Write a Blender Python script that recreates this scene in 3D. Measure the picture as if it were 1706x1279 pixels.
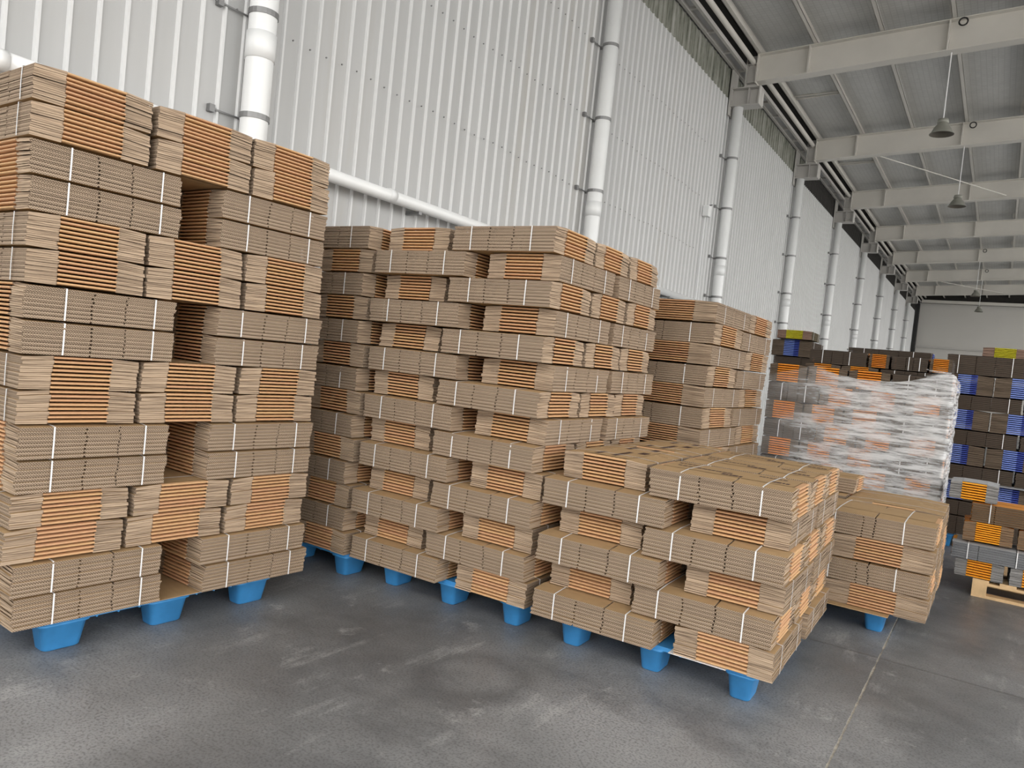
import bpy, math, random
from mathutils import Matrix, Vector
random.seed(7)
for o in list(bpy.data.objects): bpy.data.objects.remove(o)
S = bpy.context.scene
COL = S.collection

# ------------------------------------------------------------------ camera
cam_d = bpy.data.cameras.new('camera'); cam = bpy.data.objects.new('camera', cam_d); COL.objects.link(cam)
cam_d.sensor_width = 36; cam_d.sensor_fit = 'HORIZONTAL'; cam_d.lens = 1250 / 1706 * 36
cam_d.clip_start = .05; cam_d.clip_end = 300
_r = Vector((.83218258, .54468132, .10389616)); _u = Vector((-.1073468, -.02557366, .99389268)); _f = Vector((-.54401178, .83825309, -.03718784))
cam.matrix_world = Matrix(((_r.x, _u.x, -_f.x, 4.6306), (_r.y, _u.y, -_f.y, 0), (_r.z, _u.z, -_f.z, 1.5), (0, 0, 0, 1)))
S.camera = cam
# ------------------------------------------------------------------ sky and exposure
w = bpy.data.worlds.new('overcast_sky'); S.world = w; w.use_nodes = True
bg = w.node_tree.nodes['Background']; bg.inputs[0].default_value = (1, .985, .96, 1); bg.inputs[1].default_value = 1.0
S.view_settings.view_transform = 'Standard'; S.view_settings.look = 'None'
S.view_settings.gamma = 1; S.view_settings.exposure = 1.8; S.view_settings.use_curve_mapping = False

# ------------------------------------------------------------------ helpers
class MB:
    def __init__(s): s.v = []; s.f = []; s.m = []
    def quad(s, pts, m=0):
        n = len(s.v); s.v += [tuple(p) for p in pts]; s.f.append(tuple(range(n, n + len(pts)))); s.m.append(m)
    def box(s, x0, x1, y0, y1, z0, z1, m=0):
        n = len(s.v)
        s.v += [(x, y, z) for z in (z0, z1) for y in (y0, y1) for x in (x0, x1)]
        for f in ((0, 2, 3, 1), (4, 5, 7, 6), (0, 1, 5, 4), (2, 6, 7, 3), (0, 4, 6, 2), (1, 3, 7, 5)):
            s.f.append(tuple(n + i for i in f)); s.m.append(m)
    def tube(s, p0, p1, r, seg=10, m=0, r1=None, caps=True):
        p0 = Vector(p0); p1 = Vector(p1); d = (p1 - p0).normalized()
        a = d.orthogonal().normalized(); b = d.cross(a); r1 = r if r1 is None else r1
        n = len(s.v)
        for p, rr in ((p0, r), (p1, r1)):
            for i in range(seg):
                t = 2 * math.pi * i / seg; s.v.append(tuple(p + a * (rr * math.cos(t)) + b * (rr * math.sin(t))))
        for i in range(seg):
            j = (i + 1) % seg; s.f.append((n + i, n + j, n + seg + j, n + seg + i)); s.m.append(m)
        if caps:
            s.f.append(tuple(n + i for i in reversed(range(seg)))); s.m.append(m)
            s.f.append(tuple(n + seg + i for i in range(seg))); s.m.append(m)
    def lathe(s, prof, c=(0, 0, 0), seg=20, m=0):
        n = len(s.v)
        for r, z in prof:
            for i in range(seg):
                t = 2 * math.pi * i / seg; s.v.append((c[0] + r * math.cos(t), c[1] + r * math.sin(t), c[2] + z))
        for k in range(len(prof) - 1):
            for i in range(seg):
                j = (i + 1) % seg
                s.f.append((n + k * seg + i, n + k * seg + j, n + (k + 1) * seg + j, n + (k + 1) * seg + i)); s.m.append(m)
    def mesh(s, name, mats, smooth=False):
        me = bpy.data.meshes.new(name); me.from_pydata(s.v, [], s.f)
        for m in mats: me.materials.append(m)
        me.polygons.foreach_set('material_index', s.m)
        if smooth: me.polygons.foreach_set('use_smooth', [True] * len(s.f))
        me.update(); return me
def add(name, me, parent=None, loc=None, rz=0):
    o = bpy.data.objects.new(name, me); COL.objects.link(o)
    if parent: o.parent = parent
    if loc is not None: o.location = loc
    if rz: o.rotation_euler = (0, 0, rz)
    return o
def tag(o, label, cat, group=None):
    o['label'] = label; o['category'] = cat
    if group: o['group'] = group
    return o
def struct(name, me):
    o = add(name, me); o['kind'] = 'structure'; return o
ORD = ['', 'first', 'second', 'third', 'fourth', 'fifth', 'sixth', 'seventh', 'eighth', 'ninth', 'tenth', 'eleventh', 'twelfth',
       'thirteenth', 'fourteenth', 'fifteenth', 'sixteenth', 'seventeenth']

# ------------------------------------------------------------------ materials
class NT:
    def __init__(s, name):
        s.mat = bpy.data.materials.new(name); s.mat.use_nodes = True; s.t = s.mat.node_tree
        s.b = s.t.nodes['Principled BSDF']
    def n(s, typ, **kw):
        nd = s.t.nodes.new(typ)
        for k, v in kw.items(): setattr(nd, k, v)
        return nd
    def L(s, a, b): s.t.links.new(a, b)
    def math(s, op, a, b=None, c=None):
        nd = s.n('ShaderNodeMath', operation=op)
        for i, x in enumerate((a, b, c)):
            if x is None: continue
            if isinstance(x, (int, float)): nd.inputs[i].default_value = x
            else: s.L(x, nd.inputs[i])
        return nd.outputs[0]
    def noise(s, vec, scale, detail=3, rough=.55):
        nd = s.n('ShaderNodeTexNoise'); nd.inputs['Scale'].default_value = scale; nd.inputs['Detail'].default_value = detail
        nd.inputs['Roughness'].default_value = rough; s.L(vec, nd.inputs['Vector']); return nd.outputs['Fac']
    def map(s, vec, scale=(1, 1, 1), loc=(0, 0, 0)):
        nd = s.n('ShaderNodeMapping'); nd.inputs['Scale'].default_value = scale; nd.inputs['Location'].default_value = loc
        s.L(vec, nd.inputs['Vector']); return nd.outputs[0]
    def ramp(s, fac, stops):
        nd = s.n('ShaderNodeValToRGB'); cr = nd.color_ramp
        while len(cr.elements) < len(stops): cr.elements.new(.5)
        for e, (p, c) in zip(cr.elements, stops): e.position = p; e.color = (*c, 1)
        s.L(fac, nd.inputs[0]); return nd.outputs[0]
    def mix(s, fac, a, b, mode='MIX'):
        nd = s.n('ShaderNodeMix', data_type='RGBA', blend_type=mode)
        for i, x in ((0, fac), (6, a), (7, b)):
            if isinstance(x, (int, float)): nd.inputs[i].default_value = x
            elif isinstance(x, tuple): nd.inputs[i].default_value = (*x, 1)
            else: s.L(x, nd.inputs[i])
        return nd.outputs[2]
    def bump(s, h, strength=.3, dist=.01):
        nd = s.n('ShaderNodeBump'); nd.inputs['Strength'].default_value = strength; nd.inputs['Distance'].default_value = dist
        s.L(h, nd.inputs['Height']); s.L(nd.outputs[0], s.b.inputs['Normal'])
    def obj(s): return s.n('ShaderNodeTexCoord').outputs['Object']
    def rnd(s): return s.n('ShaderNodeObjectInfo').outputs['Random']
    def pos(s): return s.n('ShaderNodeNewGeometry').outputs['Position']
    def set(s, color=None, rough=.6, metal=0, spec=None):
        if color is not None:
            if isinstance(color, tuple): s.b.inputs['Base Color'].default_value = (*color, 1)
            else: s.L(color, s.b.inputs['Base Color'])
        s.b.inputs['Roughness'].default_value = rough; s.b.inputs['Metallic'].default_value = metal
        if spec is not None: s.b.inputs['Specular IOR Level'].default_value = spec
        return s.mat
def plain(name, color, rough=.6, metal=0, var=.12, scale=6):
    m = NT(name); c = m.noise(m.pos(), scale, 4)
    lo = tuple(x * (1 - var) for x in color); hi = tuple(min(1, x * (1 + var)) for x in color)
    return m.set(m.ramp(c, [(.3, lo), (.7, hi)]), rough, metal)

def mat_liner(name, color, var=.08):
    m = NT(name); o = m.obj(); r = m.rnd()
    c = m.noise(m.map(o, (3, 9, 1)), 3, 4)
    col = m.ramp(c, [(.3, tuple(x * (1 - var) for x in color)), (.7, tuple(x * (1 + var) for x in color))])
    col = m.mix(m.math('MULTIPLY', r, .18), col, tuple(x * .7 for x in color))
    return m.set(col, .75, 0, .2)
def mat_fold(name, color, warm, second=None, split=0.0):
    m = NT(name); o = m.obj(); r = m.rnd()
    c = m.mix(m.math('MULTIPLY', r, .8), color, warm)
    if second:
        sp = m.n('ShaderNodeSeparateXYZ'); m.L(o, sp.inputs[0])
        c = m.mix(m.math('LESS_THAN', sp.outputs[1], -split), c, second)
    n = m.noise(m.map(o, (1, 4, 40)), 5, 3)
    c = m.mix(m.math('MULTIPLY', m.math('SUBTRACT', n, .35), .5), c, tuple(x * .6 for x in color))
    return m.set(c, .6, 0, .25)
def mat_flute(name, light, dark, h):
    # cut end of corrugated board: wavy flutes between flat liners
    m = NT(name); o = m.obj(); r = m.rnd()
    sp = m.n('ShaderNodeSeparateXYZ'); m.L(o, sp.inputs[0])
    u = m.math('ADD', sp.outputs[0], m.math('MULTIPLY', r, 3.0))
    z = m.math('DIVIDE', sp.outputs[2], h / 2)
    zz = m.math('SUBTRACT', m.math('FRACT', z), .5)
    wv = m.math('MULTIPLY', m.math('SINE', m.math('MULTIPLY', u, 2 * math.pi / .0105)), .33)
    d = m.math('ABSOLUTE', m.math('SUBTRACT', zz, wv))
    line = m.math('LESS_THAN', d, .15)
    lin = m.math('GREATER_THAN', m.math('ABSOLUTE', zz), .36)
    edge = m.math('GREATER_THAN', m.math('ABSOLUTE', zz), .46)
    f = m.math('MULTIPLY', m.math('MAXIMUM', line, lin), m.math('SUBTRACT', 1.0, m.math('MULTIPLY', edge, .8)))
    f = m.math('MULTIPLY', f, m.math('LESS_THAN', m.math('ABSOLUTE', m.math('SUBTRACT', m.math('FRACT', m.math('DIVIDE', sp.outputs[2], h)), .5)), .445))
    n = m.noise(m.map(o, (1, 1, 3)), 9, 4)
    lc = m.mix(n, tuple(x * .78 for x in light), tuple(x * 1.12 for x in light))
    lc = m.mix(m.math('MULTIPLY', r, .3), lc, tuple(x * .72 for x in light))
    return m.set(m.mix(f, dark, lc), .85, 0, .1)
def mat_flank(name, light, dark):
    # raw flap edges seen from the folded side: irregular horizontal lines
    m = NT(name); o = m.obj(); r = m.rnd()
    n = m.noise(m.map(o, (1, 2.5, 170)), 1.0, 4, .75)
    n2 = m.n('ShaderNodeTexNoise'); n2.inputs['Scale'].default_value = 1.0; n2.noise_dimensions = '4D'
    m.L(m.map(o, (1, 4, 290)), n2.inputs['Vector']); m.L(m.math('MULTIPLY', r, 40), n2.inputs['W'])
    f = m.math('MULTIPLY', m.math('ADD', n, n2.outputs[0]), .5)
    mid = tuple((a * .6 + b * .4) for a, b in zip(light, dark))
    c = m.ramp(f, [(.40, dark), (.48, mid), (.54, light)])
    c = m.mix(m.math('MULTIPLY', r, .35), c, tuple(x * .72 for x in mid))
    return m.set(c, .85, 0, .1)

HB = .146 / 8
BROWN = [mat_liner('kraft_liner', (.44, .295, .155)), mat_fold('kraft_fold', (.66, .415, .21), (.60, .335, .195)),
         mat_flute('kraft_flute', (.62, .475, .345), (.12, .085, .058), HB), mat_flank('kraft_flap_edges', (.54, .405, .285), (.115, .078, .054))]
DARKC = (.055, .042, .033)
def dark_set(key, fold, warm, second=None, split=0):
    return [mat_liner(key + '_liner', (.06, .045, .035)), mat_fold(key + '_fold', fold, warm, second, split),
            mat_flute(key + '_flute', (.15, .118, .092), (.035, .027, .021), HB), mat_flank(key + '_flap_edges', (.17, .13, .095), (.04, .03, .022))]
ORANGE = dark_set('orange_print', (.83, .33, .04), (.75, .25, .04))
BLUE = dark_set('blue_print', (.24, .33, .74), (.21, .30, .70), (.06, .09, .42), .03)
YELLOW = [mat_liner('olive_liner', (.16, .13, .07)), mat_fold('yellow_fold', (.75, .68, .05), (.7, .6, .05)),
          mat_flute('olive_flute', (.17, .14, .085), (.05, .04, .025), HB), mat_flank('olive_flap_edges', (.3, .2, .15), (.1, .06, .05))]
GREY = [mat_liner('grey_liner', (.42, .43, .44)), mat_fold('orange_fold_bright', (.9, .4, .03), (.85, .33, .03)),
        mat_flute('grey_flute', (.36, .37, .38), (.06, .06, .065), HB), mat_flank('grey_flap_edges', (.34, .33, .32), (.06, .055, .05))]
RUST = [mat_liner('orange_liner', (.62, .25, .05)), mat_fold('orange_fold_plain', (.9, .4, .03), (.85, .33, .03)),
        mat_flute('brown_flute', (.25, .17, .105), (.06, .04, .025), HB), mat_flank('brown_flap_edges', (.27, .18, .11), (.07, .045, .03))]
M_strap = plain('white_strap', (.85, .85, .85), .4, 0, .03)
M_print = plain('dark_brown_print', (.07, .035, .028), .8, 0, .2, 60)
M_blue = plain('blue_plastic', (.05, .27, .60), .42, 0, .12, 9)
M_pipe = plain('white_pipe_plastic', (.80, .81, .81), .35, 0, .04, 2)
M_clamp = plain('grey_clamp_steel', (.25, .25, .25), .5, .6, .1)
M_steel = plain('painted_steel', (.68, .655, .605), .5, 0, .06, 1.2)
M_steel_d = plain('painted_steel_grey', (.50, .485, .46), .55, 0, .1, 1.5)
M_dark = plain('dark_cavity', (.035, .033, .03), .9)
M_black = plain('black_rubber', (.02, .02, .02), .7)
M_wood = plain('pale_pallet_wood', (.62, .42, .22), .75, 0, .15, 14)
M_white = plain('white_sheet_paper', (.82, .82, .82), .6, 0, .03)
M_lamp = plain('lamp_aluminium', (.27, .27, .235), .5, .2, .1)
M_lampin = plain('lamp_inside', (.13, .115, .09), .6)
M_insul = plain('joint_sand', (.42, .39, .33), .95, 0, .25, 40)

# ------------------------------------------------------------------ cartons, bundles
def carton_into(mb, k, n, a, b, p, t, s=.94, slot=(-.09, .13), fold_r=.028, ins=.003, g=.008):
    """one folded flat carton, number k of n in a bundle a x b x t; fold edges at u=+-a/2, flap ends at v=+-b/2"""
    h = t / n; rg = random.Random(k * 31 + int(a * 1000))
    def z(kk, v):
        q = min(1, max(0, (abs(v) - p / 2) / (b / 2 - p / 2))) ** .8; return kk * h * (1 - (1 - s) * q)
    for half in (0, 1):
        k0 = k + half * .5; k1 = k0 + (.5 if not half else .42)
        k0 = k0 + (.02 if not half else 0)
        us = slot[half] * a * 1.0
        for sg in (-1, 1):
            vi = sg * p / 2
            for ua, ub in ((-a / 2 + ins + rg.uniform(0, .008), us - g / 2), (us + g / 2, a / 2 - ins - rg.uniform(0, .008))):
                vo = sg * (b / 2 - rg.uniform(0, .004))
                P = lambda u, v, kk: (u, v, z(kk, v))
                if half or k == 0:
                    kk = k1 if half else k0
                    q = [P(ua, vi, kk), P(ub, vi, kk), P(ub, vo, kk), P(ua, vo, kk)]
                    mb.quad(q if (sg < 0) == bool(half) else q[::-1], 0)
                if not half and k == n - 1:      # floor of the upper slot
                    pass
                q = [P(ua, vo, k0), P(ub, vo, k0), P(ub, vo, k1), P(ua, vo, k1)]
                mb.quad(q if sg < 0 else q[::-1], 2)
                for uu, side, mi in ((ua, -1, 3 if ua < -a / 2 + .05 else 2), (ub, 1, 3 if ub > a / 2 - .05 else 2)):
                    q = [P(uu, vi, k0), P(uu, vo, k0), P(uu, vo, k1), P(uu, vi, k1)]
                    mb.quad(q if side * sg > 0 else q[::-1], mi)
            # slot back wall
            q = [(us - g / 2, vi, z(k0, vi)), (us + g / 2, vi, z(k0, vi)), (us + g / 2, vi, z(k1, vi)), (us - g / 2, vi, z(k1, vi))]
            mb.quad(q if sg < 0 else q[::-1], 2)
    # panel between the flaps with rounded fold on both sides
    pr = [(a / 2 - fold_r, (k + .16) * h), (a / 2 - .004, (k + .25) * h), (a / 2, (k + .42) * h), (a / 2, (k + .60) * h), (a / 2 - .004, (k + .77) * h), (a / 2 - fold_r, (k + .86) * h)]
    for sg in (-1, 1):
        for i in range(5):
            (u0, z0), (u1, z1) = pr[i], pr[i + 1]
            q = [(sg * u0, -p / 2, z0), (sg * u0, p / 2, z0), (sg * u1, p / 2, z1), (sg * u1, -p / 2, z1)]
            mb.quad(q if sg > 0 else q[::-1], 1)
        for vv, d in ((-p / 2, -1), (p / 2, 1)):
            q = [(sg * x_, vv, z_) for x_, z_ in pr]
            mb.quad(q if sg * d < 0 else q[::-1], 3)
    ua = a / 2 - fold_r
    mb.quad([(-ua, -p / 2, (k + 1) * h), (ua, -p / 2, (k + 1) * h), (ua, p / 2, (k + 1) * h), (-ua, p / 2, (k + 1) * h)], 0)
    mb.quad([(-ua, p / 2, k * h), (ua, p / 2, k * h), (ua, -p / 2, k * h), (-ua, -p / 2, k * h)], 0)

class Kind:
    """a size of carton bundle: shared meshes for its cartons, straps and a joined far version"""
    def __init__(s, key, a, b, p, t, mats, n=8, slot=(-.09, .13), straps=(-.27, .31), sag=.94):
        s.a, s.b, s.p, s.t, s.n, s.key = a, b, p, t, n, key
        s.cartons = []
        whole = MB()
        for k in range(n):
            mb = MB(); carton_into(mb, k, n, a, b, p, t, sag, slot)
            # shift so each carton's own origin is at its underside
            mb.v = [(x, y, z_ - k * t / n) for x, y, z_ in mb.v]
            s.cartons.append(mb.mesh(key + '_carton', mats))
        for k in range(n): carton_into(whole, k, n, a, b, p, t, sag, slot)
        s.joined = whole.mesh(key + '_bundle', mats)
        s.straps = straps; s.sag = sag
        q = .0032; e = .0012; ze = t * sag
        mb = MB()
        loop_o = [(-b / 2 - e - .003, ze * .02), (-b / 2 - e - .004, ze * .5), (-b / 2 - e - .003, ze + .001), (-b / 2 * .93, ze + e + .002), (-p / 2, t + e), (p / 2, t + e),
                  (b / 2 * .93, ze + e + .002), (b / 2 + e + .003, ze + .001), (b / 2 + e + .004, ze * .5), (b / 2 + e + .003, ze * .02)]
        for (v0, z0), (v1, z1) in zip(loop_o[:-1], loop_o[1:]):
            mb.quad([(-q, v0, z0), (q, v0, z0), (q, v1, z1), (-q, v1, z1)], 0)
        # second skin gives the strap its thickness
        for (v0, z0), (v1, z1) in zip(loop_o[:-1], loop_o[1:]):
            f = 1 - .0012 / (b / 2)
            mb.quad([(-q, v1 * f, z1 - .001), (q, v1 * f, z1 - .001), (q, v0 * f, z0 - .001), (-q, v0 * f, z0 - .001)], 0)
        s.strap = mb.mesh(key + '_strap', [M_strap])
HIDDEN = {}
def hide(key, kind, x, y, z, rz): HIDDEN.setdefault(key, []).append((kind, x, y, z, rz))
def flush_hidden():
    for key, lst in HIDDEN.items():
        mats = list(lst[0][0].joined.materials); mb = MB()
        for kind, x, y, z, rz in lst:
            c, s_ = math.cos(rz), math.sin(rz); n0 = len(mb.v); me = kind.joined
            mb.v += [(x + c * v.co.x - s_ * v.co.y, y + s_ * v.co.x + c * v.co.y, z + v.co.z) for v in me.vertices]
            for p in me.polygons: mb.f.append(tuple(n0 + i for i in p.vertices)); mb.m.append(p.material_index)
        o = tag(add('inner_carton_bundles', mb.mesh('inner_carton_bundles', mats)), key, 'carton bundles'); o['kind'] = 'stuff'
def bundle(kind, x, y, z, rz, label, group, detail=True, straps=True, jit=1.0, cat='carton bundle'):
    """a strapped bundle of flat cartons; (x,y,z) centre of its underside"""
    if not detail and not straps: return hide(label, kind, x, y, z, rz)
    rz += random.uniform(-.004, .004) * jit
    if detail:
        e = add('carton_bundle', None, None, (x, y, z), rz)
        e.empty_display_size = .1
        lean = (random.uniform(-.0012, .0012) * jit, random.uniform(-.0008, .0008) * jit)
        for k, me in enumerate(kind.cartons):
            add('flat_carton', me, e, (lean[0] * k + random.uniform(-.0035, .0035), lean[1] * k + random.uniform(-.002, .002), k * kind.t / kind.n),
                random.uniform(-.004, .004))
    else:
        e = add('carton_bundle', kind.joined, None, (x, y, z), rz)
    if straps:
        for u in kind.straps: add('strap', kind.strap, e, (u * kind.a + random.uniform(-.012, .012), 0, 0), random.uniform(-.01, .01))
    return tag(e, label, cat, group)

# ------------------------------------------------------------------ the building
# floor slabs with joints at x=4.21 and y=4.78
m = NT('worn_concrete'); P = m.pos()
n1 = m.noise(P, .55, 5, .6); n2 = m.noise(P, 2.3, 6, .65); n3 = m.noise(P, 90, 3, .6)
n4 = m.noise(m.map(P, (6, .8, 1)), 1.4, 5, .7)
base = m.ramp(n1, [(.33, (.125, .128, .132)), (.5, (.225, .229, .233)), (.66, (.34, .343, .346))])
dk = m.ramp(m.noise(m.map(P, (1, 1.4, 1)), 1.25, 6, .7), [(.50, (0, 0, 0)), (.66, (1, 1, 1))])
c2 = m.mix(m.math('MULTIPLY', dk, .6), base, (.105, .108, .113))
# dull ring-shaped stain left by a round base
dv = m.n('ShaderNodeVectorMath', operation='DISTANCE'); m.L(P, dv.inputs[0]); dv.inputs[1].default_value = (2.72, 2.86, 0)
wob = m.math('ADD', dv.outputs['Value'], m.math('MULTIPLY', m.math('SUBTRACT', n2, .5), .25))
ring = m.ramp(m.math('ABSOLUTE', m.math('SUBTRACT', wob, .23)), [(.0, (1, 1, 1)), (.11, (0, 0, 0))])
c2 = m.mix(m.math('MULTIPLY', ring, .5), c2, (.09, .092, .095))
spl = m.ramp(m.noise(m.map(P, (1, 1, 1), (3.1, 1.7, 0)), 3.4, 8, .72), [(.60, (0, 0, 0)), (.70, (1, 1, 1))])
scuff = m.ramp(m.math('MULTIPLY', n4, n2), [(.30, (0, 0, 0)), (.40, (1, 1, 1))])
c3 = m.mix(m.math('MULTIPLY', m.math('MAXIMUM', m.math('MULTIPLY', scuff, .7), spl), .5), c2, (.53, .53, .52))
c4 = m.mix(m.math('MULTIPLY', m.ramp(n3, [(.38, (1, 1, 1)), (.52, (0, 0, 0))]), .45), c3, (.05, .05, .053))
m.L(m.ramp(n2, [(.35, (.34,) * 3), (.7, (.56,) * 3)]), m.b.inputs['Roughness'])
M_floor = m.set(c4, .42, 0, .5); m.t.links.new(m.ramp(n2, [(.35, (.34,) * 3), (.7, (.58,) * 3)]), m.b.inputs['Roughness'])
m.bump(n3, .15, .002)
mb = MB(); mb.quad([(-3, -40, -.003), (70, -40, -.003), (70, 60, -.003), (-3, 60, -.003)])
floor = struct('floor', mb.mesh('floor', [M_insul]))
XJ = [-3, 4.21, 70]; YJ = [-40, 4.783, 60]
for i in range(2):
    for j in range(2):
        mb = MB(); x0, x1, y0, y1 = XJ[i], XJ[i + 1], YJ[j], YJ[j + 1]
        g = .0025
        rag = random.Random(3)
        ys = [y0 + g] + ([y0 + g + (y1 - y0 - 2 * g) * q / 60 for q in range(1, 60)] if False else []) + [y1 - g]
        if i == 0: edge = 'r'
        else: edge = 'l'
        # ragged edge along the x joint between y=0 and y=20
        pts = []
        yy = max(y0 + g, 0) if j == 0 else y0 + g
        end = y1 - g if j == 0 else 20
        st = []
        while yy < end:
            st.append((yy, .002 + .005 * rag.random())); yy += .03 + .03 * rag.random()
        ex = (x1 - g) if edge == 'r' else (x0 + g)
        line = [(ex, y0 + g)] + [((x1 - w_) if edge == 'r' else (x0 + w_), q) for q, w_ in st] + [(ex, y1 - g)]
        poly = [(x0, y0 + g)] + line + [(x0, y1 - g)] if edge == 'r' else [(x1, y1 - g)] + line[::-1] + [(x1, y0 + g)]
        mb.quad([(px, py, 0) for px, py in poly])
        for (ax, ay), (bx, by) in zip(line[:-1], line[1:]):
            q = [(ax, ay, -.012), (bx, by, -.012), (bx, by, 0), (ax, ay, 0)]
            mb.quad(q if edge == 'r' else q[::-1])
        add('floor_slab', mb.mesh('floor_slab', [M_floor]), floor)

mb = MB()
for x0, x1, y0, y1 in ((-40, 110, -120, -8), (16, 110, -8, 60)): mb.quad([(x0, y0, .004), (x1, y0, .004), (x1, y1, .004), (x0, y1, .004)])
yard = struct('floor_yard', mb.mesh('floor_yard', [plain('pale_yard_concrete', (.55, .54, .52), .85, 0, .1, .3)]))  # unseen pale ground added to bounce light up to the ceiling
# left wall: ribbed steel sheets
m = NT('ribbed_wall_sheet'); P = m.pos()
n = m.noise(m.map(P, (1, 3, .15)), 1.3, 4); n2 = m.noise(P, 25, 3)
wc = m.ramp(n, [(.3, (.41, .412, .41)), (.7, (.46, .463, .462))])
ag = m.noise(m.map(P, (1, 1.6, .12)), .9, 5, .7)
wc = m.mix(m.math('MULTIPLY', m.ramp(ag, [(.55, (0, 0, 0)), (.72, (1, 1, 1))]), .35), wc, (.38, .34, .28))
M_wall = m.set(wc, .42, 0, .5)
M_rib = plain('white_rib_paint', (.66, .665, .665), .35, 0, .04, 1.5)  # ribs coloured lighter than the pans: the light they catch, as colour
m = NT('mossy_upper_strip'); P = m.pos()
n = m.noise(m.map(P, (1, 2.5, .5)), 2.5, 5, .7)
M_moss = m.set(m.ramp(n, [(.3, (.10, .11, .085)), (.5, (.22, .225, .19)), (.7, (.36, .36, .33))]), .7)
RS = .162
def rib_sheet(width_n, z0, z1, depth=.018):
    mb = MB(); prof = []
    for k in range(width_n):
        y = k * RS; prof += [(0, y), (0, y + RS - .032), (depth, y + RS - .024), (depth, y + RS - .008)]
    prof += [(0, width_n * RS)]
    for (x0, y0), (x1, y1) in zip(prof[:-1], prof[1:]):
        mb.quad([(x0, y0, z0), (x1, y1, z0), (x1, y1, z1), (x0, y0, z1)], 1 if x0 + x1 > 0 else 0)
    return mb
mb = MB(); mb.quad([(-.03, -14, 0), (-.03, 50, 0), (-.03, 50, 7.3), (-.03, -14, 7.3)])
wall = struct('wall_left', mb.mesh('wall_left', [M_wall]))
sheet = rib_sheet(6, 0, 6.47).mesh('wall_sheet', [M_wall, M_rib])
strip = rib_sheet(6, 0, .52, .02).mesh('wall_strip', [M_moss, M_moss])
strip_c = rib_sheet(6, 0, .52, .02).mesh('wall_strip_dark', [M_dark, M_dark])  # near-black version for the far end of the strip
NW = int(62.8 / (6 * RS)); YW0 = 1.84 - 6 * RS * 16
for k in range(NW):
    y = YW0 + k * 6 * RS
    add('wall_sheet', sheet, wall, (0, y, 0))
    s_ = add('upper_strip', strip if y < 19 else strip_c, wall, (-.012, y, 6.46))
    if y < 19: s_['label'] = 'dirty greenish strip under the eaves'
mb = MB()
for zz in (3.64, 4.53, 5.43):
    for k in range(64):
        y = 1.84 + k * RS + RS - .0225
        mb.tube((.02, y + .08, zz + .01 * math.sin(k)), (.032, y + .08, zz + .01 * math.sin(k)), .006, 6)
sc = add('sheet_screws', mb.mesh('sheet_screws', [M_clamp]), wall); sc['kind'] = 'stuff'

# far wall
m = NT('far_wall_paint'); n = m.noise(m.pos(), .3, 3)
M_far = m.set(m.ramp(n, [(.3, (.56, .545, .51)), (.7, (.60, .585, .55))]), .7)
mb = MB(); mb.box(-.5, 40, 48.9, 49.1, 0, 8.6)
fw_ = struct('wall_far', mb.mesh('wall_far', [M_far]))
tag(add('wall_rail', (lambda q: (q.box(0, 14, 48.72, 48.88, 4.42, 4.5), q)[1])(MB()).mesh('wall_rail', [M_steel_d])), 'thin grey horizontal rail across the far wall', 'rail')
mb = MB(); mb.box(.06, .22, 48.4, 48.85, 0, 6.9)  # black strip puts the corner's shadow gap into colour
tag(add('corner_shade', mb.mesh('corner_shade', [M_black])), 'dark vertical strip painted as the shadow gap in the far wall corner', 'shadow strip')

# roof: beams, purlins, insulation
SL = .0525
def btop(x): return 7.225 + (x - .45) * SL
def bbot(x): return 6.745 + (x - .5) * SL
m = NT('foil_insulation'); P = m.pos()
v = m.n('ShaderNodeTexBrick'); v.inputs['Scale'].default_value = 1; v.offset = 0
v.inputs['Brick Width'].default_value = .09; v.inputs['Row Height'].default_value = .09; v.inputs['Mortar Size'].default_value = .006
v.inputs['Color1'].default_value = (.60, .60, .585, 1); v.inputs['Color2'].default_value = (.64, .64, .625, 1); v.inputs['Mortar'].default_value = (.52, .52, .505, 1)
m.L(P, v.inputs['Vector']); n = m.noise(m.map(P, (1, .5, 1)), 1.6, 5, .7)
M_roof = m.set(m.mix(m.ramp(n, [(.35, (0, 0, 0)), (.7, (.5, .5, .5))]), v.outputs[0], (.46, .46, .45)), .5, 0)
m.bump(n, .5, .06)
RX = 15.0; RY0 = -2.5
mb = MB()
def rz_(x): return btop(x) + .22
mb.quad([(-.4, RY0, rz_(-.4)), (-.4, 49.2, rz_(-.4)), (RX, 49.2, rz_(RX)), (RX, RY0, rz_(RX))])
mb.quad([(-.4, RY0, rz_(-.4) + .1), (RX, RY0, rz_(RX) + .1), (RX, 49.2, rz_(RX) + .1), (-.4, 49.2, rz_(-.4) + .1)])
ceil = struct('ceiling', mb.mesh('ceiling', [M_roof]))
PX = [1.39 + 1.012 * k for k in range(22)]
BY = [13.371 + 5.028 * k for k in range(-3, 7)]
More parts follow.
